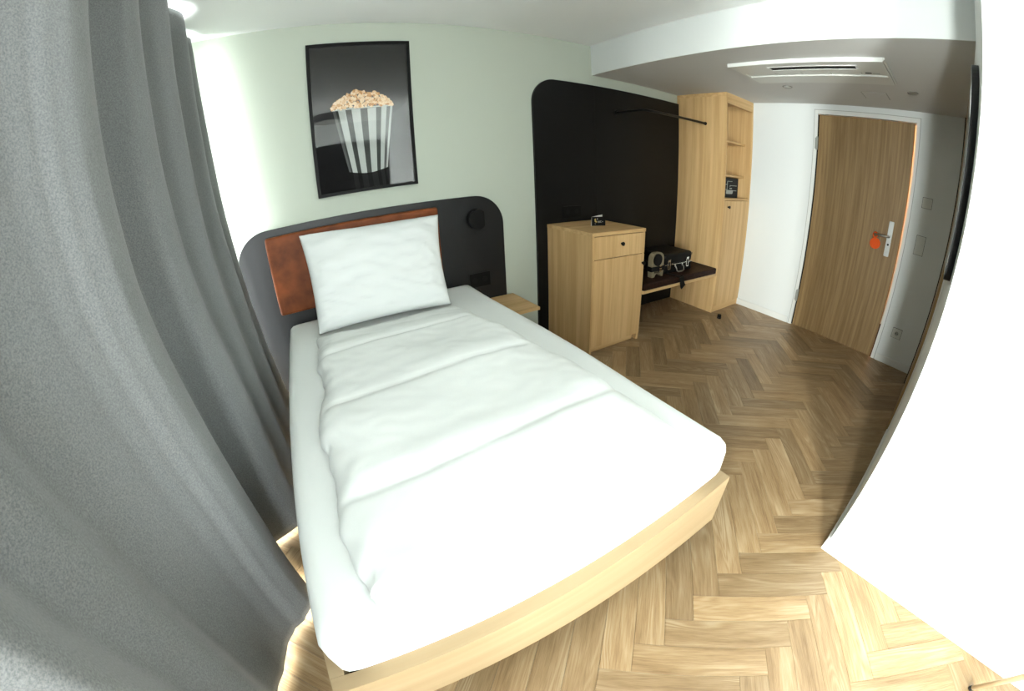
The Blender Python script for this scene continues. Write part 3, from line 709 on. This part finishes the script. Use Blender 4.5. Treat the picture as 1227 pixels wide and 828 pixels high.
# ------------------------------------------------------------------ picture
px0, px1, pz0, pz1 = .695, 1.322, 1.272, 2.213
pf = thing('framed_poster', 'black framed photo print of a striped popcorn bucket above the bed', 'picture', ((px0+px1)/2, 0, pz0))
FW = .020
bm = bmesh.new()
for lo, hi in (((px0, -.030, pz0), (px1, -.002, pz0+FW)), ((px0, -.030, pz1-FW), (px1, -.002, pz1)), ((px0, -.030, pz0+FW), (px0+FW, -.002, pz1-FW)), ((px1-FW, -.030, pz0+FW), (px1, -.002, pz1-FW))): add_box(bm, lo, hi, .001)
obj('picture_frame', bm, black_plastic, pf)
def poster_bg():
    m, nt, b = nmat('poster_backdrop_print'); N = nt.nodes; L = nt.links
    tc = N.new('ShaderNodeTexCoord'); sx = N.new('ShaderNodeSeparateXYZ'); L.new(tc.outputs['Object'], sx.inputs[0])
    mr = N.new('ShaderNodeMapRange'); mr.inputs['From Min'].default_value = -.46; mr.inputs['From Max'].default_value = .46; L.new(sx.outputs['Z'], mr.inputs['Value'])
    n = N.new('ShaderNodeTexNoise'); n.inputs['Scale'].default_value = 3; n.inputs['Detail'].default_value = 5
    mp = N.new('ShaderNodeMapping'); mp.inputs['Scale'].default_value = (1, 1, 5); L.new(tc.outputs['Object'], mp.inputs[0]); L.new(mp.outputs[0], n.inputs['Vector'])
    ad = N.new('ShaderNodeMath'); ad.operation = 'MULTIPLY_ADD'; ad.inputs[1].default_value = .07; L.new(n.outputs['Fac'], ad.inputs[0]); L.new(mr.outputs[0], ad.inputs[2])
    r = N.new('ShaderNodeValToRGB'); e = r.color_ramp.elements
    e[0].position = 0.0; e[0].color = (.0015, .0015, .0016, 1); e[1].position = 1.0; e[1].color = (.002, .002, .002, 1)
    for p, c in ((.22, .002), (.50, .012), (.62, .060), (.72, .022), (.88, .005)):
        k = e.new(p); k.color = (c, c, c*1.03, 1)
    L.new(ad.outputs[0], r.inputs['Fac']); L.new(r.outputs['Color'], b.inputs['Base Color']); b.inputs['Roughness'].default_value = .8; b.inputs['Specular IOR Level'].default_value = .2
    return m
stripe_w = plain('poster_white_print', (.50, .53, .50), .8, spec=.1); stripe_g = plain('poster_grey_print', (.055, .060, .055), .8, spec=.1)
side_g = plain('poster_clear_print', (.12, .125, .12), .8, spec=.1); stripe_d = plain('poster_dim_print', (.018, .018, .018), .8, spec=.1)
pops = [plain('poster_popcorn_print_%s' % n, c, .8, spec=.1) for n, c in (('cream', (.74, .50, .28)), ('pale', (.84, .66, .44)), ('amber', (.52, .24, .07)), ('tan', (.64, .36, .16)))]
bm = bmesh.new(); YP = -.012
add_box(bm, (px0+FW, YP, pz0+FW), (px1-FW, YP+.004, pz1-FW))
def flat(bm, pts, y, mi):
    f = bm.faces.new([bm.verts.new((p[0], y, p[1])) for p in pts]); f.material_index = mi
    if f.normal.y > 0: f.normal_flip()
# bucket: top from (.832,1.787) to (1.200,1.787), bottom from (.905,1.404) to (1.139,1.404)
TX0, TX1, TZ, BX0, BX1, BZ = .832, 1.200, 1.790, .900, 1.140, 1.402
def bk(u, v):   # u along, v 0 top..1 bottom
    x = (TX0+(TX1-TX0)*u)*(1-v)+(BX0+(BX1-BX0)*u)*v
    z = TZ+(BZ-TZ)*v - (.006+.014*v)*math.sin(PI*u)
    return (x, z)
stops = [(0, .05, 3), (.05, .09, 2), (.09, .21, 1), (.21, .31, 2), (.31, .455, 1), (.455, .575, 2), (.575, .72, 1), (.72, .81, 2), (.81, .90, 1), (.90, .96, 3), (.96, 1.0, 1)]
for a, b, mi_ in stops:
    K = 4
    for k in range(K):
        u0, u1 = a+(b-a)*k/K, a+(b-a)*(k+1)/K
        flat(bm, [bk(u0, 0), bk(u1, 0), bk(u1, 1), bk(u0, 1)], YP-.0006, mi_)
for a, b, mi_ in stops:      # faint mirror image on the glossy table in the print
    if mi_ == 1:
        x0, z0 = bk(a, 1); x1, z1 = bk(b, 1); flat(bm, [(x0, z0-.004), (x1, z1-.004), (x1+.006, pz0+FW), (x0+.006, pz0+FW)], YP-.0004, 8)
flat(bm, [(TX0-.003, TZ+.004), (TX1+.004, TZ+.006), (TX1+.004, TZ-.003), (TX0-.003, TZ-.004)], YP-.0010, 1)
rp = random.Random(3)
for i in range(430):
    u = rp.random(); x = TX0-.006+(TX1-TX0+.006)*u
    hmax = (.100+.030*noise.noise(Vector((u*9, 2, 1))))*math.sin(PI*min(1, max(0, u)))**.7+.006
    z = TZ+.004+hmax*rp.random()**.8
    r = rp.uniform(.006, .013); n = 7
    flat(bm, [(x+r*rp.uniform(.6, 1.1)*math.cos(2*PI*k/n), z+r*rp.uniform(.6, 1.1)*math.sin(2*PI*k/n)) for k in range(n)], YP-.0012-.000003*i, 4+rp.choice((0, 0, 1, 1, 1, 2, 3)))
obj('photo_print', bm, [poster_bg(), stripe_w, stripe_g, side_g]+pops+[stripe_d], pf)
box('glass_pane', (px0+FW, -.024, pz0+FW), (px1-FW, -.021, pz1-FW), glass, pf)

# ------------------------------------------------------------------ bed
FX0, FX1, FY = .317, 1.677, -2.077
bf = thing('bed_frame', 'low pale oak bed frame under the white mattress', 'bed', ((FX0+FX1)/2, -1.05, 0))
box('footboard', (FX0, FY, .112), (FX1, FY+.042, .350), oak_pale, bf, .0015)
for x in (FX0, FX1-.040): box('side_rail', (x, FY+.042, .112), (x+.040, -.024, .350), oak_pale, bf, .0015)
box('slatted_base', (FX0+.040, FY+.042, .20), (FX1-.040, -.03, .292), dark_gap, bf)
for x in (FX0+.12, FX1-.18):
    for y in (-1.90, -.20): box('leg', (x, y-.03, 0), (x+.06, y+.03, .20), black_metal, bf)
def softbox(x0, y0, z0, x1, y1, z1, n=26, re=.05, p=5.0, fn=None):
    """cushiony box: superellipsoid-like cross sections"""
    bm = bmesh.new(); bmesh.ops.create_cube(bm, size=2)
    bmesh.ops.subdivide_edges(bm, edges=bm.edges, cuts=n, use_grid_fill=True)
    hx, hy, hz = (x1-x0)/2, (y1-y0)/2, (z1-z0)/2
    for v in bm.verts:
        c = Vector((v.co.x*hx, v.co.y*hy, v.co.z*hz))
        inn = Vector((max(-hx+re, min(hx-re, c.x)), max(-hy+re, min(hy-re, c.y)), max(-hz+re, min(hz-re, c.z))))
        d = c-inn
        if d.length > 1e-6: c = inn + d.normalized()*re*min(1.0, d.length/re if d.length < re else 1.0)
        c += Vector(((x0+x1)/2, (y0+y1)/2, (z0+z1)/2))
        if fn: c = fn(c)
        v.co = c
    return bm
def mfn(c):
    t = (c.z-.30)/.27
    s = .003*noise.noise(Vector((c.x*3, c.y*3, c.z*3)))
    c.z += s if c.z > .4 else 0
    if c.x > 1.3: c.x += .008*math.sin(c.y*4.2)*max(0, t)
    k = max(0, min(1, (.44-c.z)/.08)); c.x += -k*.045*(1 if c.x > .97 else -1)*min(1, abs(c.x-.97)/.4); 
    if c.y < -1.6: c.y += k*.046
    return c
bm = softbox(.366, -2.075, .300, 1.604, -.066, .566, n=44, re=.048, fn=mfn)
mt = obj('mattress', bm, sheet_m, smooth=True); tag(mt, 'thick mattress in a tight white fitted sheet on the oak frame', 'mattress')

# duvet: height field with closed underside
DX0, DX1, DYA, DYB = .500, 1.445, -.505, -2.035
bm = bmesh.new(); NX_, NY_ = 84, 130; topv, botv = [], []
for j in range(NY_+1):
    tv, bv = [], []
    for i in range(NX_+1):
        u, v = i/NX_, j/NY_
        # bunch samples near the edges
        uu = .5-.5*math.cos(PI*u); vv = .5-.5*math.cos(PI*v)
        uu = .55*uu+.45*u; vv = .5*vv+.5*v
        y = DYA+(DYB-DYA)*vv
        xl = DX0+.014*math.sin(vv*7.5)+.012*math.sin(vv*19+1); xr = DX1+.018*math.sin(vv*8+2)+.008*math.sin(vv*23)
        xl += .02*(1-vv) ; xr -= .14*max(0, 1-vv*2.2)**1.3
        x = xl+(xr-xl)*uu
        e = min(uu*(xr-xl), (1-uu)*(xr-xl), vv*abs(DYB-DYA)*1.0+.02, (1-vv)*abs(DYB-DYA))
        k = min(1, e/.09); prof = math.sqrt(max(0, 1-(1-k)**2.2))
        h = .058*prof*(.55+.45*min(1, vv*6))
        yy = y + .03*math.sin(x*3.1+.5)
        for ys0 in (-.80, -1.235, -1.70):      # stitched channels
            h -= .007*math.exp(-((yy-ys0)/.013)**2)*prof - .004*math.exp(-((yy-ys0-.07)/.05)**2)*prof
        nz = noise.noise(Vector((x*2.2, y*3.4, .3)))*.016 + noise.noise(Vector((x*7, y*9, 5)))*.004
        wr = noise.noise(Vector((x*6+y*14, x*11-y*5, 2))); nz += .006*abs(wr)*(1.5-k)
        z = .566 + h + nz*prof
        # outline pulls
        edge = (1-k)
        x += .010*edge*noise.noise(Vector((x*8, y*16, 9))); y2 = y + .014*edge*noise.noise(Vector((x*14, y*8, 4)))
        if vv > .97: y2 += .018*math.sin(uu*6.0)+.01
        tv.append(bm.verts.new((x, y2, max(z, .5730)))); bv.append(bm.verts.new((x, y2, .5715)) if i in (0, NX_) or j in (0, NY_) else None)
    topv.append(tv); botv.append(bv)
for j in range(NY_):
    for i in range(NX_): bm.faces.new((topv[j][i], topv[j+1][i], topv[j+1][i+1], topv[j][i+1]))
for j in range(NY_):
    for i in (0, NX_): bm.faces.new((topv[j][i], topv[j+1][i], botv[j+1][i], botv[j][i]))
for i in range(NX_):
    for j in (0, NY_): bm.faces.new((topv[j][i], topv[j][i+1], botv[j][i+1], botv[j][i]))
bmesh.ops.recalc_face_normals(bm, faces=bm.faces)
tag(obj('duvet', bm, linen, smooth=True), 'puffy white quilted duvet lying smooth on the mattress', 'duvet')

# pillow: leaning against the leather pad
bm = bmesh.new(); N1, N2 = 56, 44; 
BL, BR, TL, TR = Vector((.552, -.452, .590)), Vector((1.318, -.462, .582)), Vector((.545, -.150, 1.090)), Vector((1.400, -.135, 1.066))
nrm = (BR-BL).cross(TL-BL).normalized()
if nrm.y > 0: nrm = -nrm
front, back = [], []
for j in range(N2+1):
    fr_, bk_ = [], []
    for i in range(N1+1):
        u = .5-.5*math.cos(PI*i/N1); v = .5-.5*math.cos(PI*j/N2); u = .6*u+.4*i/N1; v = .6*v+.4*j/N2
        a, b = 2*u-1, 2*v-1
        pin = .045*(1-a*a)*0
        P = (BL*(1-u)+BR*u)*(1-v)+(TL*(1-u)+TR*u)*v
        # edges pull inwards between the corners
        P += (BR-BL).normalized()*(-a)*.022*(1-b*b) + (TL-BL).normalized()*(-b)*.014*(1-a*a)
        th = .078*((1-a**4)*(1-b**4))**.55
        wr = noise.noise(Vector((a*2+b*5, b*2-a*3, 1)))*.012 + (.5-abs(noise.noise(Vector((a*3.2+b*6.5, b*3.5-a*2.6, 4)))))*.030*(abs(a)**1.6+.12)*(1 if b < .3 else .6)
        th2 = th+wr*((1-a**8)*(1-b**8))**.5
        edge = i in (0, N1) or j in (0, N2)
        vf = bm.verts.new(P+nrm*th2); fr_.append(vf)
        bk_.append(vf if edge else bm.verts.new(P-nrm*th*.62))
    front.append(fr_); back.append(bk_)
for j in range(N2):
    for i in range(N1):
        bm.faces.new((front[j][i], front[j][i+1], front[j+1][i+1], front[j+1][i]))
        bm.faces.new((back[j][i], back[j+1][i], back[j+1][i+1], back[j][i+1]))
bmesh.ops.recalc_face_normals(bm, faces=bm.faces)
tag(obj('pillow', bm, pillow_m, smooth=True), 'plump white pillow leaning upright against the brown leather pad', 'pillow')

# ------------------------------------------------------------------ orange tag on the door handle
ty, tz = -1.885, .978
tg = thing('door_tag', 'round orange tag hanging from the steel door handle', 'door tag', (4.36, ty, tz))
tx = leafx0-.052
bm = bmesh.new(); add_cyl(bm, (tx+.003, ty, tz), (tx-.003, ty, tz), .047, n=40, bevel=.0015); obj('tag_disc', bm, orange_m, tg)
bm = bmesh.new(); add_tube(bm, [(tx-.0035, ty+.033*math.cos(a*PI/20), tz+.033*math.sin(a*PI/20)) for a in range(40)], .002, 6, closed=True); obj('raised_ring', bm, orange_m, tg)
bm = bmesh.new(); yc = -1.874; add_tube(bm, [(tx, yc+.017*math.cos(a*PI/12), 1.047+.022*math.sin(a*PI/12)) for a in range(24)], .0055, 8, closed=True); obj('hook_ring', bm, orange_m, tg)

# ------------------------------------------------------------------ behind the camera, seen in the poster glass and at the frame edge
bp_ = thing('black_desk_panel', 'black rounded wall panel behind the camera reflected in the poster glass', 'wall panel', (1.0, YB, 0))
bm = bmesh.new(); add_prism(bm, rrect(.76, .004, XB-.02, 2.03, (0, 0, .19, .19), 14), 'y', YB+.001, YB+.022, .001); obj('panel_board', bm, black_lam, bp_)
cl_ = thing('ceiling_lamp', 'round black ceiling lamp reflected in the poster glass', 'lamp', (1.05, -3.2, ZC))
cyl('lamp_drum', (1.05, -3.2, ZC-.10), (1.05, -3.2, ZC-.001), .22, black_metal, cl_, 40, .004)
cyl('lamp_diffuser', (1.05, -3.2, ZC-.104), (1.05, -3.2, ZC-.0995), .20, grey_print, cl_, 40)
st = thing('stool', 'wooden stool of which one slanting round leg shows at the lower right corner', 'stool', (1.60, -3.60, 0))
bm = bmesh.new(); add_prism(bm, rrect(1.39, -3.83, 1.81, -3.41, (.06,)*4, 6), 'z', .440, .470, .004); obj('seat', bm, oak_x, st)
for bx, by, tx_, ty_ in ((1.872, -3.342, 1.762, -3.445), (1.33, -3.342, 1.44, -3.445), (1.872, -3.90, 1.762, -3.79), (1.33, -3.90, 1.44, -3.79)):
    pass
for (a, b) in (((1.872, -3.344), (1.795, -3.435)), ((1.36, -3.36), (1.43, -3.45)), ((1.86, -3.86), (1.77, -3.78)), ((1.36, -3.86), (1.43, -3.78))):
    p0 = Vector((*a, .010)); p1 = Vector((*b, .441)); lg = cyl('leg', p0, p1, .0085, oak_pale, st, 16, r1=.013)
    dd = (p1-p0).normalized(); cyl('rubber_foot', p0-dd*.008, p0+dd*.006, .0095, black_plastic, lg, 14)
